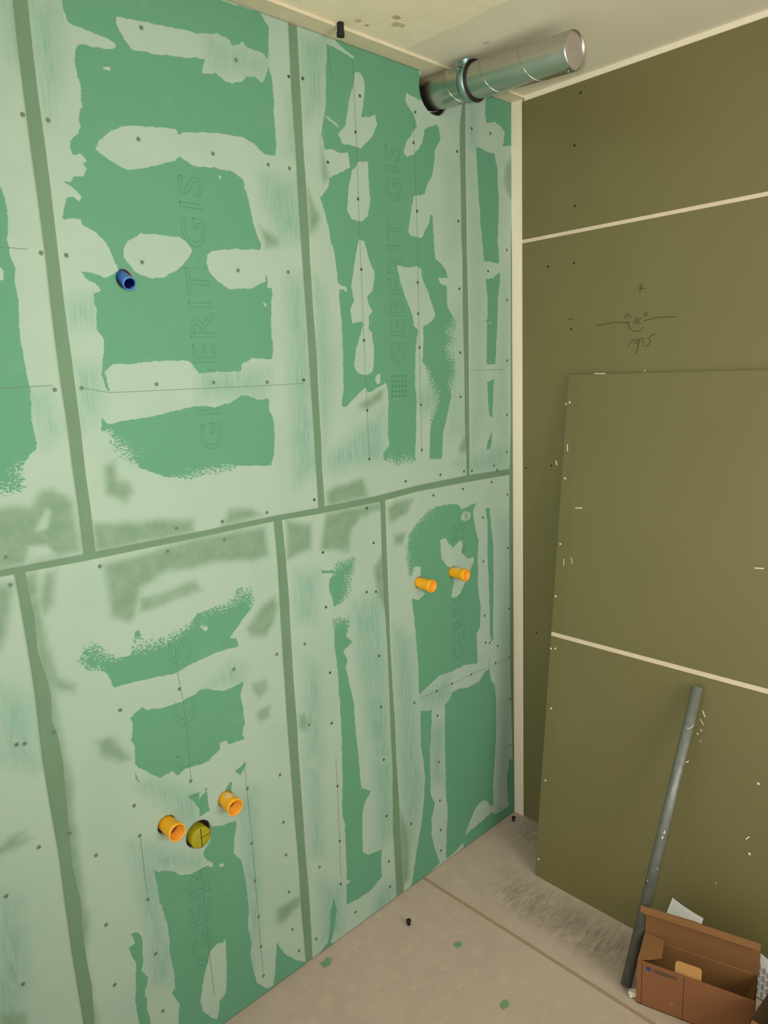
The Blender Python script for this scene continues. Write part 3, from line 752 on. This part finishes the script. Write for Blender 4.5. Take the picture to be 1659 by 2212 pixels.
# ------------------------------------------------------------------ leaning olive panel
P0 = Vector((-0.014, -0.22781, 1.64566)); PB = Vector((-0.24687, -0.26182, -0.0)); LN = Vector((-0.99014, 0.00061, 0.14009)).normalized()
LY = (Vector((0, -1, 0)) - LN*LN.dot(Vector((0, -1, 0)))).normalized()
LU = LY.cross(LN) if LY.cross(LN).z > 0 else LN.cross(LY)
pan = empty('leaning_panel', (PB.x, -1.0, 0))
tag(pan, 'large olive plasterboard panel leaning against the right wall with a white joint across it', 'panel')
Lup = (P0-PB).dot(LU); Lsh = (P0-PB).dot(LY)
def lp(s, t, off=0.0):
    # s: along the panel from its left edge, t: up the slope
    return PB + LU*t + LY*(Lsh*t/Lup + s) + LN*off
def panel_piece(name, t0, t1, mat, rec=0.0, w=1.7):
    mb = MB()
    # the long left edge is tapered
    for (a, b, o1, o2) in ((0, .045, -.0016, -.0002), (.045, w, 0, 0)):
        A_ = [lp(a, t0, o1-rec), lp(a, t1, o1-rec), lp(b, t1, o2-rec), lp(b, t0, o2-rec)]
        B_ = [lp(a, t0, -T), lp(a, t1, -T), lp(b, t1, -T), lp(b, t0, -T)]
        mb.add(A_+B_, [(0, 3, 2, 1), (4, 5, 6, 7), (0, 1, 5, 4), (1, 2, 6, 5), (2, 3, 7, 6), (3, 0, 4, 7)])
    o = mb.build(name, mat, pan)
    bm = bmesh.new(); bm.from_mesh(o.data); bmesh.ops.recalc_face_normals(bm, faces=bm.faces); bm.to_mesh(o.data); bm.free()
    return o
TJ0, TJ1 = 0.8183, 0.8318
pl_ = panel_piece('lower_board', 0, TJ0, M['olive']); pu_ = panel_piece('upper_board', TJ1, Lup, M['olive'])
panel_piece('joint_strip', TJ0, TJ1, M['joint_cream'], .0004)
for (y, z) in [(-.24,1.56),(-.247,1.321),(-.25,1.111),(-.25,.941),(-.249,.768),(-.265,.772),(-.269,.574),(-.271,.331),(-.271,.059),(-.912,.568),(-.91,.373)]:
    t = (z-PB.z)/LU.z; b = lp(0, t); s = b.y - y
    hole_screw(pan, lp(s, t, -.0008 if s < .045 else .0), LN, M['white'], .0034)
# pale scratches and flecks in the paper
for (y, z, dy, dz, wd) in [(-0.7496, 0.7162, 0.0081, -0.0161, 0.0029), (-0.7445, 0.6907, 0.0117, -0.0136, 0.0020), (-0.7410, 0.6496, 0.0031, -0.0044, 0.0033), (-0.7487, 0.6628, 0.0044, -0.0052, 0.0022), (-0.7520, 0.6307, 0.0017, -0.0035, 0.0022), (-0.7191, 0.5559, 0.0073, 0.0068, 0.0033), (-0.8970, 0.4080, 0.0083, 0.0116, 0.0028), (-0.3193, 1.6479, 0.0378, -0.0009, 0.0022), (-0.4821, 1.6507, 0.0025, 0.0040, 0.0022), (-0.2085, 1.3749, 0.0049, -0.0147, 0.0033), (-0.2685, 1.0660, 0.0022, -0.0223, 0.0022), (-0.2950, 1.0731, 0.0051, -0.0171, 0.0022), (-0.2942, 1.2319, 0.0247, 0.0012, 0.0028), (-0.8432, 1.1314, 0.0228, 0.0026, 0.0028), (-0.8321, 0.2548, 0.0029, -0.0040, 0.0017), (-0.7457, 0.2731, 0.0015, -0.0020, 0.0017), (-0.2270, 1.5516, 0.0027, 0.0073, 0.0033), (-0.2461, 1.4283, 0.0022, -0.0220, 0.0033)]:
    t = z/LU.z; b = lp(0, t); s = b.y-y
    mb = MB(); mb.ribbon([lp(s, t, .0006), lp(s+dy, t+dz, .0006)], wd, LN); mb.build('scratch', M['white'], pan)

# ------------------------------------------------------------------ ventilation duct
DC = Vector((-.36, .046, 2.4612)); DE = Vector((-.36, -.455, 2.430)); DA = (DE-DC).normalized(); DL = (DE-DC).length; DR = .0455
duct = empty('ventilation_duct', (DC.x, DC.y, DC.z))
tag(duct, 'shiny spiral metal ventilation duct sticking out of the green wall below the ceiling', 'duct')
mb = MB(); mb.lathe(DC, DA, [(0, DR), (DL-.004, DR), (DL, DR-.0012), (DL, DR-.003), (DL-.012, DR-.0032)], 72); mb.build('pipe', M['duct'], duct, True)
def spiral(name, t0, turns, pitch, rad, mat, ph0):
    u = Vector((0, 0, 1)); u = (u - DA*u.dot(DA)).normalized(); w_ = DA.cross(u); line = []
    n = int(turns*60)
    for i in range(n+1):
        th = ph0 + 2*math.pi*i/60
        line.append(DC + DA*(t0 + pitch*(i/60)) + (u*math.cos(th)+w_*math.sin(th))*(DR+.0002))
    mb = MB(); mb.tube(line, rad, 8); mb.build(name, mat, duct, True)
spiral('spiral_seam', .015, 3.45, .125, .0013, M['duct_seam'], 2.6)
mb = MB(); mb.lathe(DC, DA, [(DL-.006, DR-.0035), (DL-.0045, DR*.8), (DL-.004, DR*.3), (DL-.004, .00001)], 48)
rnd = random.Random(4)
mb.v = [p + DA*(rnd.random()-.5)*.0004 for p in mb.v]
mb.build('end_cap', M['foil'], duct, True)
mb = MB(); b0 = DC + DA*(DL-.012) + Vector((-.012, 0, -DR*.97)); mb.tube([b0, b0+Vector((0, 0, -.008))], .0022); mb.tube([b0+Vector((0, 0, -.0015)), b0+Vector((0, 0, -.0035))], .0042); mb.build('rivet', M['bolt'], duct)

cl_t = .046+.130
cc = DC + DA*cl_t
clamp = empty('pipe_clamp', cc); tag(clamp, 'zinc pipe clamp with black rubber lining closed around the ventilation duct', 'clamp')
mb = MB(); mb.lathe(cc, DA, [(-.011, DR+.0025), (-.010, DR+.0048), (.010, DR+.0048), (.011, DR+.0025)], 64); mb.build('band', M['clamp'], clamp, True)
mb = MB(); mb.lathe(cc, DA, [(-.0135, DR+.0004), (-.0135, DR+.0024), (.0125, DR+.0024), (.0150, DR+.0075), (.0165, DR+.0072), (.0165, DR+.0004)], 64); mb.build('rubber_lining', M['rubber'], clamp, True)
zt = Vector((0, 0, 1)); xs = Vector((1, 0, 0))
bz = Vector((-.45, 0, .893)); mb = MB(); mb.lathe(cc+bz*(DR+.003), bz, [(0, .00001), (0, .0135), (.0095, .0135), (.0105, .0125), (.0105, .007), (.006, .0065), (.006, .00001)], 24); mb.build('boss_nut', M['clamp'], clamp, False)
ear = cc - xs*(DR+.011)*.93 + zt*(DR+.011)*.37
mb = MB(); mb.obox(ear+Vector((-.012, -.010, -.003)), (.022, 0, 0), (0, .020, 0), (0, 0, .0022)); mb.obox(ear+Vector((-.010, -.010, .0022)), (.020, 0, 0), (0, .020, 0), (0, 0, .0022)); mb.build('clamp_ear', M['clamp'], clamp)
mb = MB(); mb.tube([ear+Vector((-.004, 0, -.010)), ear+Vector((-.004, 0, .022))], .0026, 10); mb.lathe(ear+Vector((-.004, 0, .0044)), zt, [(0, .00001), (0, .005), (.003, .005), (.0042, .0035), (.0042, .00001)], 6); mb.build('clamp_screw', M['bolt'], clamp)

# ------------------------------------------------------------------ plastic plugs in the wall
def sleeve(name, base, mouth, r0, r1, mats, label, cat, group=None, back=.02, lip=True, inner=True):
    base, mouth = Vector(base), Vector(mouth); ax = (mouth-base).normalized(); L = (mouth-base).length
    root = empty(name, base); tag(root, label, cat, group)
    mb = MB(); w_ = .0022
    pr = [(-back, r0*.985), (0, r0), (L*.78, r1*.985), (L*.80, r1), (L-.0006, r1), (L, r1-.0006), (L, r1-w_), (L-.001, r1-w_-.0003)]
    mb.lathe(base, ax, pr, 40); mb.build('shell', mats[0], root, True)
    mb = MB(); mb.lathe(base, ax, [(L-.001, r1-w_-.0003), (L*.3, r0-w_), (-back*.4, r0*.80), (-back*.4, .00001)], 40); mb.build('bore', mats[1], root, True)
    return root, ax, L
ORG = 'yellow-orange pipe sleeves in the green wall'
SL_ = [
 ('p1', 'clean yellow-orange sleeve, lower left one of the pair beside the white corner strip'),
 ('p2', 'yellow-orange sleeve with white smear, upper right one of the pair near the corner strip'),
 ('p3', 'yellow-orange sleeve to the left of the lime drain cap'),
 ('p4', 'yellow-orange sleeve whitened with filler, above and right of the lime drain cap')]
GEO = {'p1': ((-0.4917, 0.0, 1.02958), (-0.48814, -0.055, 1.02569), 0.0165, 0.02),
 'p2': ((-0.33069, 0.0, 1.0266), (-0.32643, -0.055, 1.02447), 0.0165, 0.02),
 'p3': ((-1.38598, 0.0, 0.63624), (-1.38481, -0.047, 0.63553), 0.0195, 0.0215),
 'p4': ((-1.22523, 0.0, 0.62805), (-1.22687, -0.047, 0.62477), 0.0195, 0.0215),
 'blue': ((-1.35189, 0.02, 1.90018), (-1.35289, -0.017, 1.88018), 0.0128, 0.0138),
 'drain': ((-1.30449, 0.0, 0.56034), (-1.30449, -0.004, 0.56034), 0.0272, 0.0272)}
for k, lab in SL_:
    b, mo, r0, r1 = GEO[k]
    root, ax, L = sleeve('pipe_sleeve', b, mo, r0, r1, (M['orange'], M['orange_in']), lab, 'pipe sleeve', ORG)
    if k in ('p3', 'p4'):
        mb = MB(); mb.lathe(Vector(b), ax, [(-.006, r0*.70), (.020, r0*.66), (.020, r0*.40), (-.006, r0*.40)], 24); mb.build('threaded_socket', M['red_brown'], root, True)
    if k in ('p2', 'p4'):
        mb = MB(); up = (Vector((0, 0, 1)) - ax*ax.z).normalized(); sd_ = ax.cross(up); v = []; f = []
        for i in range(9):
            for j in range(9):
                t = L*(.02+.66*i/8*(.85+.15*math.sin(j*1.7)))
                a = (-.75+1.5*j/8)*(.75+.25*math.sin(i*1.9+1)); wob = .0005 if 0 < j < 8 and 0 < i < 8 else -.0002
                rr = r0 + (r1*.985-r0)*(t/(L*.78)) + wob
                v.append(Vector(b)+ax*(t+.003*math.sin(j*2.1)) + (up*math.cos(a)+sd_*math.sin(a))*rr)
        for i in range(8):
            for j in range(8): f.append((i*9+j, i*9+j+1, i*9+j+10, i*9+j+9))
        mesh_obj('filler_smear', v, f, M['smear'], root, True)

b, mo, r0, r1 = GEO['blue']
root, ax, L = sleeve('conduit_end', b, mo, r0, r1, (M['blue'], M['dark_blue']), 'blue plastic conduit end poking from the green wall at upper left', 'conduit', None, .02)
mb = MB(); up = (Vector((0, 0, 1)) - ax*ax.z).normalized(); sd_ = ax.cross(up)
sx = sd_ if sd_.x > 0 else -sd_
c_ = Vector(mo) - ax*.006 + (-up*.75 + sx*.6)*r1*1.02
mb.obox(c_ - sd_*.003 - up*.003, sd_*.006, up*.006, ax*.008); mb.build('lug', M['blue'], root)

b, mo, r0, r1 = GEO['drain']
b = Vector(b); mo = Vector(mo); ax = (mo-b).normalized(); L = (mo-b).length
dr = empty('drain_cap', b); tag(dr, 'lime green round drain cap with a drawn black cross, sunk in a wall hole', 'drain cap')
mb = MB(); mb.lathe(b, ax, [(-.03, r0), (L-.0015, r0), (L, r0-.0015), (L+.0003, r0*.5), (L+.0003, .00001)], 48); mb.build('cap', M['lime'], dr, True)
up = (Vector((0, 0, 1)) - ax*ax.z).normalized(); sd_ = up.cross(ax) if up.cross(ax).x > 0 else ax.cross(up)
mb = MB(); c_ = mo + ax*.0011
mb.ribbon([c_+up*r0*.95, c_-up*r0*.95], .0018, ax); mb.ribbon([c_-sd_*r0*.1, c_+sd_*r0*.95+up*r0*.1], .0013, ax)
mb.build('drawn_cross', M['ink'], dr)

# ------------------------------------------------------------------ metal tube leaning on the panel
pt, pb_ = Vector((-0.15099, -0.73459, 0.78532)), Vector((-0.45361, -0.70108, 0.0045)); RP = .0145
ax = (pt-pb_).normalized(); L = (pt-pb_).length
tube = empty('metal_tube', pb_); tag(tube, 'grey galvanised steel tube leaning against the olive panel behind the box', 'tube')
mb = MB(); mb.lathe(pb_, ax, [(.003, RP-.0018), (.001, RP), (L, RP), (L, RP-.0018), (L-.06, RP-.0018), (L-.06, .0001)], 32); mb.build('tube_wall', M['conduit'], tube, True)
rnd = random.Random(7)
vdir = (CAM-pb_).normalized(); vdir = (vdir-ax*vdir.dot(ax)).normalized(); sd_ = ax.cross(vdir)
for t, a, s1, s2 in [(.43, .3, .004, .008), (.415, .2, .004, .006), (.29, -.6, .003, .004), (.60, .5, .002, .003), (.33, .6, .003, .003)]:
    c_ = pb_ + ax*t; d = (vdir*math.cos(a)+sd_*math.sin(a)); e = ax.cross(d)
    mb = MB(); mb.add([c_+d*(RP+.0004)-e*s1/2, c_+d*(RP+.0006)+ax*s2, c_+d*(RP+.0004)+e*s1/2, c_+d*(RP+.0006)-ax*s2*.6], [(0, 3, 2, 1)]); mb.build('plaster_fleck', M['white'], tube)
# wire loop scratched round the tube
line = []
for i in range(25):
    a = -.2+1.3*i/24; line.append(pb_+ax*(L-.105+.012*math.cos(a*1.6)*-1) + (vdir*math.cos(a)+sd_*math.sin(a))*(RP+.0005))
mb = MB(); mb.tube(line, .0007, 6); mb.build('thread_loop', M['white'], tube)

# ------------------------------------------------------------------ open cardboard box
B0 = Vector((-0.48289, -0.74601, 0.0)); e1 = Vector((0.26904, -0.96313, 0.0)); e2 = Vector((0.96313, 0.26904, 0.0)); ez = Vector((0, 0, 1))
BW, BH, BD_ = .277, .133, .094; th = .003
box = empty('cardboard_box', B0); tag(box, 'open brown cardboard box with blue square logo on the front, standing beside the steel tube', 'box')
def bp(a, b, c): return B0 + e1*a + e2*b + ez*c
mb = MB(); mb.obox(bp(0, 0, .001), e1*BW, e2*BD_, ez*th); mb.build('bottom_panel', M['card_in'], box)
mb = MB(); mb.obox(bp(0, 0, .001), e1*BW, e2*th, ez*(BH-.001)); mb.build('front_panel', M['card'], box)
mb = MB(); mb.obox(bp(0, BD_-th, .001), e1*BW, e2*th, ez*(BH-.001)); mb.build('back_panel', M['card_in'], box)
mb = MB(); mb.obox(bp(0, th, .001), e1*th, e2*(BD_-2*th), ez*(BH-.001)); mb.build('side_panel', M['card'], box)
mb = MB(); mb.obox(bp(BW-th, th, .001), e1*th, e2*(BD_-2*th), ez*(BH-.001)); mb.build('side_panel', M['card_in'], box)
# lid standing up behind, with a tuck edge that curls forward
lid = MB()
tilt = Vector(e2*-.03 + ez).normalized()
def lidp(a, t, o=0): return bp(a, BD_, BH) + tilt*t - e2*o
poly = [(.001, 0), (BW+.003, 0), (BW+.004, .082), (.62*BW, .083), (.60*BW, .079), (.55*BW, .079), (.52*BW, .084), (.45*BW, .086), (-.011, .083), (-.003, .071), (.002, .058)]
lid.slab([lidp(a, t*1.12, .003) for a, t in poly], e2*th)
lid_o = lid.build('lid', M['card_in'], box)
mb = MB(); pol = [(-.011, .093), (.30*BW, .093), (.50*BW, .093), (BW+.003, .092)]
v = []; f = []
for a, t in pol: v += [lidp(a, t, .0035)+ez*.001, lidp(a, t, .013)-ez*.011, lidp(a, t, .014)-ez*.011, lidp(a, t, .004)+ez*.003]
for i in range(len(pol)-1):
    k = 4*i; f += [(k, k+1, k+5, k+4), (k+3, k+7, k+6, k+2), (k, k+4, k+7, k+3), (k+1, k+2, k+6, k+5)]
mesh_obj('tuck_edge', v, f, M['card_in'], lid_o)
# dust flap folded in over the left side
mb = MB(); q = [bp(0, .0, BH), bp(.003, BD_-.006, BH+.018), bp(.052, BD_-.010, BH+.016), bp(.056, .030, BH+.004), bp(.030, .016, BH+.001)]
mb.slab(q, (0, 0, -.002)); o = mb.build('dust_flap', M['card_in'], box)
bm = bmesh.new(); bm.from_mesh(o.data); bmesh.ops.recalc_face_normals(bm, faces=bm.faces); bm.to_mesh(o.data); bm.free()
mb = MB(); q = [bp(BW, .004, BH), bp(BW, BD_-.004, BH), bp(BW-.022, BD_-.012, BH-.052), bp(BW-.022, .022, BH-.050)]
mb.slab(q, e1*-.002); o = mb.build('dust_flap', M['card_in'], box)
bm = bmesh.new(); bm.from_mesh(o.data); bmesh.ops.recalc_face_normals(bm, faces=bm.faces); bm.to_mesh(o.data); bm.free()
# pale tongue on the front edge
tg = [(.092, -.018), (.155, -.018), (.155, .010)]
for i in range(7): a = math.pi/2*i/6; tg.append((.147+.008*math.cos(a), .020+.008*math.sin(a)))
for i in range(7): a = math.pi/2+math.pi/2*i/6; tg.append((.100+.008*math.cos(a), .020+.008*math.sin(a)))
mb = MB(); mb.slab([bp(a, .0045+max(0, t)*.25, BH+t) for a, t in tg], e2*.002); o = mb.build('tuck_tongue', M['card_tab'], box)
bm = bmesh.new(); bm.from_mesh(o.data); bmesh.ops.recalc_face_normals(bm, faces=bm.faces); bm.to_mesh(o.data); bm.free()
for a in (.0125, .1155):
    mb = MB(); mb.ribbon([bp(a, -.0004, .004), bp(a, -.0004, BH-.002)], .0013, -e2); mb.build('fold_line', M['card_line'], box)
mb = MB(); mb.ribbon([bp(.05, BD_-th-.0005, BH-.001), bp(BW-.01, BD_-th-.0005, BH-.001)], .0012, -e2); mb.build('fold_line', M['card_tab'], box)
mb = MB(); mb.slab([bp(.0235, -.0003, BH-.0205), bp(.034, -.0003, BH-.0205), bp(.034, -.0003, BH-.0105), bp(.0235, -.0003, BH-.0105)], -e2*.0004); mb.build('logo_square', M['logo_blue'], box)
def text_on(text, origin, right, up_, size, mat, parent, name, bold=.0, length=None):
    cu = bpy.data.curves.new('t', 'FONT'); cu.body = text; cu.size = 1.0; cu.offset = bold; cu.resolution_u = 3
    o = bpy.data.objects.new('t', cu); COL.objects.link(o)
    dg = bpy.context.evaluated_depsgraph_get(); dg.update()
    me = bpy.data.meshes.new_from_object(o.evaluated_get(dg)); bpy.data.objects.remove(o)
    xs_ = [v.co.x for v in me.vertices]; k = size if length is None else length/(max(xs_)-min(xs_)); 
    ky = size/.70
    for v in me.vertices: v.co = Vector(origin) + Vector(right)*(v.co.x*(k if length else ky)) + Vector(up_)*(v.co.y*ky)
    me.materials.clear(); me.materials.append(mat)
    ob = bpy.data.objects.new(name, me); COL.objects.link(ob); put(ob, parent); return ob
text_on('GEBERIT', bp(.0385, -.0006, BH-.0205), e1, ez, .0098, M['logo_grey'], box, 'lettering', .02, .062)
mb = MB()
for k, (a, b, c, d) in enumerate([(.083, .040, .095, .040), (.083, .040, .083, .034), (.088, .040, .088, .031), (.095, .040, .096, .032)]):
    mb.ribbon([bp(a, -.0005, b), bp(c, -.0005, d)], .0013, -e2)
mb.build('printed_symbol', M['card_tab'], box)

# second box at the picture's lower right, only its dark open corner in view
q0 = Vector((-0.48555, -1.03306, 0.16)); q1 = Vector((-0.39143, -1.03573, 0.16))
d1 = (q1-q0); d1.z = 0; d1.normalize(); d2 = Vector((d1.y, -d1.x, 0))
if d2.y > 0: d2 = -d2
hz = q0.z
box2 = empty('cardboard_box', (q0.x, q0.y, 0)); tag(box2, 'brown cardboard box corner cut off by the frame, nearer than the logo box', 'box')
o0 = Vector((q0.x, q0.y, 0)) - d1*.012; W2, D2 = .15, .17
mb = MB(); mb.obox(o0+ez*.001, d1*W2, d2*D2, ez*.003); mb.build('bottom_panel', M['card'], box2)
mb = MB(); mb.obox(o0+ez*.001, d1*W2, d2*.003, ez*hz); mb.build('back_panel', M['card_shaded'], box2)
mb = MB(); mb.obox(o0+ez*.001+d2*(D2-.003), d1*W2, d2*.003, ez*hz); mb.build('front_panel', M['card'], box2)
mb = MB(); mb.obox(o0+ez*.001+d2*.003, d1*.003, d2*(D2-.006), ez*hz); mb.build('side_panel', M['card'], box2)
mb = MB(); mb.obox(o0+ez*.001+d2*.003+d1*(W2-.003), d1*.003, d2*(D2-.006), ez*hz); mb.build('side_panel', M['card'], box2)
mb = MB(); mb.obox(o0+ez*(hz+.001)+d2*.004, -d1*.022-ez*.012, d2*(D2*.8), ez*.003); o = mb.build('flap', M['card'], box2)

# ------------------------------------------------------------------ papers behind the box
def sheet(corners, curl, name, label, n=10):
    a, b, c, d = [Vector(p) for p in corners]; v = []; f = []
    for i in range(n+1):
        for j in range(n+1):
            s, t = i/n, j/n
            p = a*(1-s)*(1-t)+b*s*(1-t)+c*s*t+d*(1-s)*t
            p += LN*(.002+curl*math.sin(math.pi*s)*(.4+.6*(1-t))); v.append(p)
    N = len(v); v += [p+LN*.0003 for p in v]
    I = lambda i, j: i*(n+1)+j
    for i in range(n):
        for j in range(n):
            f.append((I(i, j), I(i+1, j), I(i+1, j+1), I(i, j+1))); f.append((N+I(i, j+1), N+I(i+1, j+1), N+I(i+1, j), N+I(i, j)))
    for i in range(n):
        f += [(I(i, 0), N+I(i, 0), N+I(i+1, 0), I(i+1, 0)), (I(i, n), I(i+1, n), N+I(i+1, n), N+I(i, n)), (I(0, i), I(0, i+1), N+I(0, i+1), N+I(0, i)), (I(n, i), N+I(n, i), N+I(n, i+1), I(n, i+1))]
    o = mesh_obj(name, v, f, M['paper']); tag(o, label, 'paper')
    return o
def onl(y, z, off=0.0):
    t = z/LU.z; b = lp(0, t); return lp(b.y-y, t, off)
sheet([onl(-.7217, .155), onl(-.8125, .140), onl(-.79, .012), onl(-.69, .020)], .004, 'paper_sheet', 'blank white paper corner showing above the box lid')
p2 = sheet([onl(-.945, .132), onl(-1.06, .095), onl(-1.08, .004), onl(-.95, .004)], .003, 'paper_sheet', 'white paper with grey printed lines to the right of the logo box')
mb = MB()
for k in range(6):
    for r_ in range(4):
        y = -.968-.012*k; z = .098-.006*k-.022*r_
        if z > .012: mb.ribbon([onl(y, z, .0075), onl(y-.001, z-.016, .0075)], .006, LN)
mb.build('printed_lines', M['paper_print'], p2)

# ------------------------------------------------------------------ litter
def chunk(name, c, s, mat, label, cat, seed, group=None, spike=False):
    rnd = random.Random(seed); bm = bmesh.new()
    bmesh.ops.create_icosphere(bm, subdivisions=2, radius=1.0)
    for v in bm.verts:
        q = .75+.45*rnd.random(); v.co = Vector((v.co.x*s[0]*q, v.co.y*s[1]*q, max(-1, v.co.z)*s[2]*q))
    zmin = min(v.co.z for v in bm.verts)
    for v in bm.verts: v.co += Vector((c[0], c[1], c[2]-zmin))
    me = bpy.data.meshes.new(name); bm.to_mesh(me); bm.free(); me.materials.append(mat)
    o = bpy.data.objects.new(name, me); COL.objects.link(o); tag(o, label, cat, group); return o
def flake(c, pts2, label, tilt=.25):
    v = [(c[0]+x, c[1]+y, c[2]+.0008+max(0, tilt*x)) for x, y in pts2]
    mb = MB(); mb.slab(v, (0, 0, .0018)); o = mb.build('board_scrap', M['scrap']); tag(o, label, 'scrap', 'green board scraps on the floor'); return o
flake((-.970, -.040, 0), [(-.016, -.010), (.002, -.014), (.016, -.004), (.012, .010), (.0, .006), (-.014, .011)], 'pale green paper scrap lying against the foot of the green wall')
flake((-.657, -.274, 0), [(-.010, -.008), (.008, -.009), (.010, .006), (-.002, .010), (-.011, .005)], 'small green scrap in the middle of the floor, nearest the expansion joint')
flake((-.731, -.499, 0), [(-.014, -.006), (.006, -.010), (.016, .002), (.002, .009), (-.010, .006)], 'green scrap on the bare floor, nearest the bottom edge of the photo')
def stub(c, label, seed, ax_=(0, 0, 1)):
    a = Vector(ax_).normalized()
    r = empty('plastic_clip', c); tag(r, label, 'clip')
    mb = MB(); mb.lathe(Vector(c), a, [(.001, .00001), (.001, .006), (.010, .0055), (.011, .0075), (.016, .0075), (.018, .005), (.018, .00001)], 14); mb.build('clip_body', M['black'], r, False)
    s = a.orthogonal().normalized(); mb = MB()
    for q in (-1, 1): mb.obox(Vector(c)+s*q*.005-s*.0015-a.cross(s)*.004+a*.001, s*.003, a.cross(s)*.008, a*.012)
    mb.build('clip_legs', M['black'], r)
    return r
stub((-.698, -.1096, 0), 'small black plastic clip standing on the open floor near the green wall', 1)
stub((-.0530, -.0330, 0), 'small black plastic clip lying at the foot of the corner strip', 2, (.5, .2, 1))
pb2 = empty('cable_stub', (-.770, -.058, 2.47)); tag(pb2, 'short black cable stub at the joint of ceiling and green wall', 'cable')
mb = MB(); mb.tube([(-.770, -.0605, 2.512), (-.7703, -.0605, 2.500), (-.770, -.060, 2.490)], .0085, 12); mb.build('cable_jacket', M['black'], pb2)
mb = MB(); mb.tube([(-.7702, -.060, 2.490), (-.7702, -.0595, 2.481)], .0098, 12); mb.build('cable_collar', M['rubber'], pb2)
chunk('plaster_lump', (-.4668, -.729, 0), (.016, .012, .008), M['gypsum'], 'cream plaster lump between the foot of the steel tube and the box', 'plaster lump', 5)
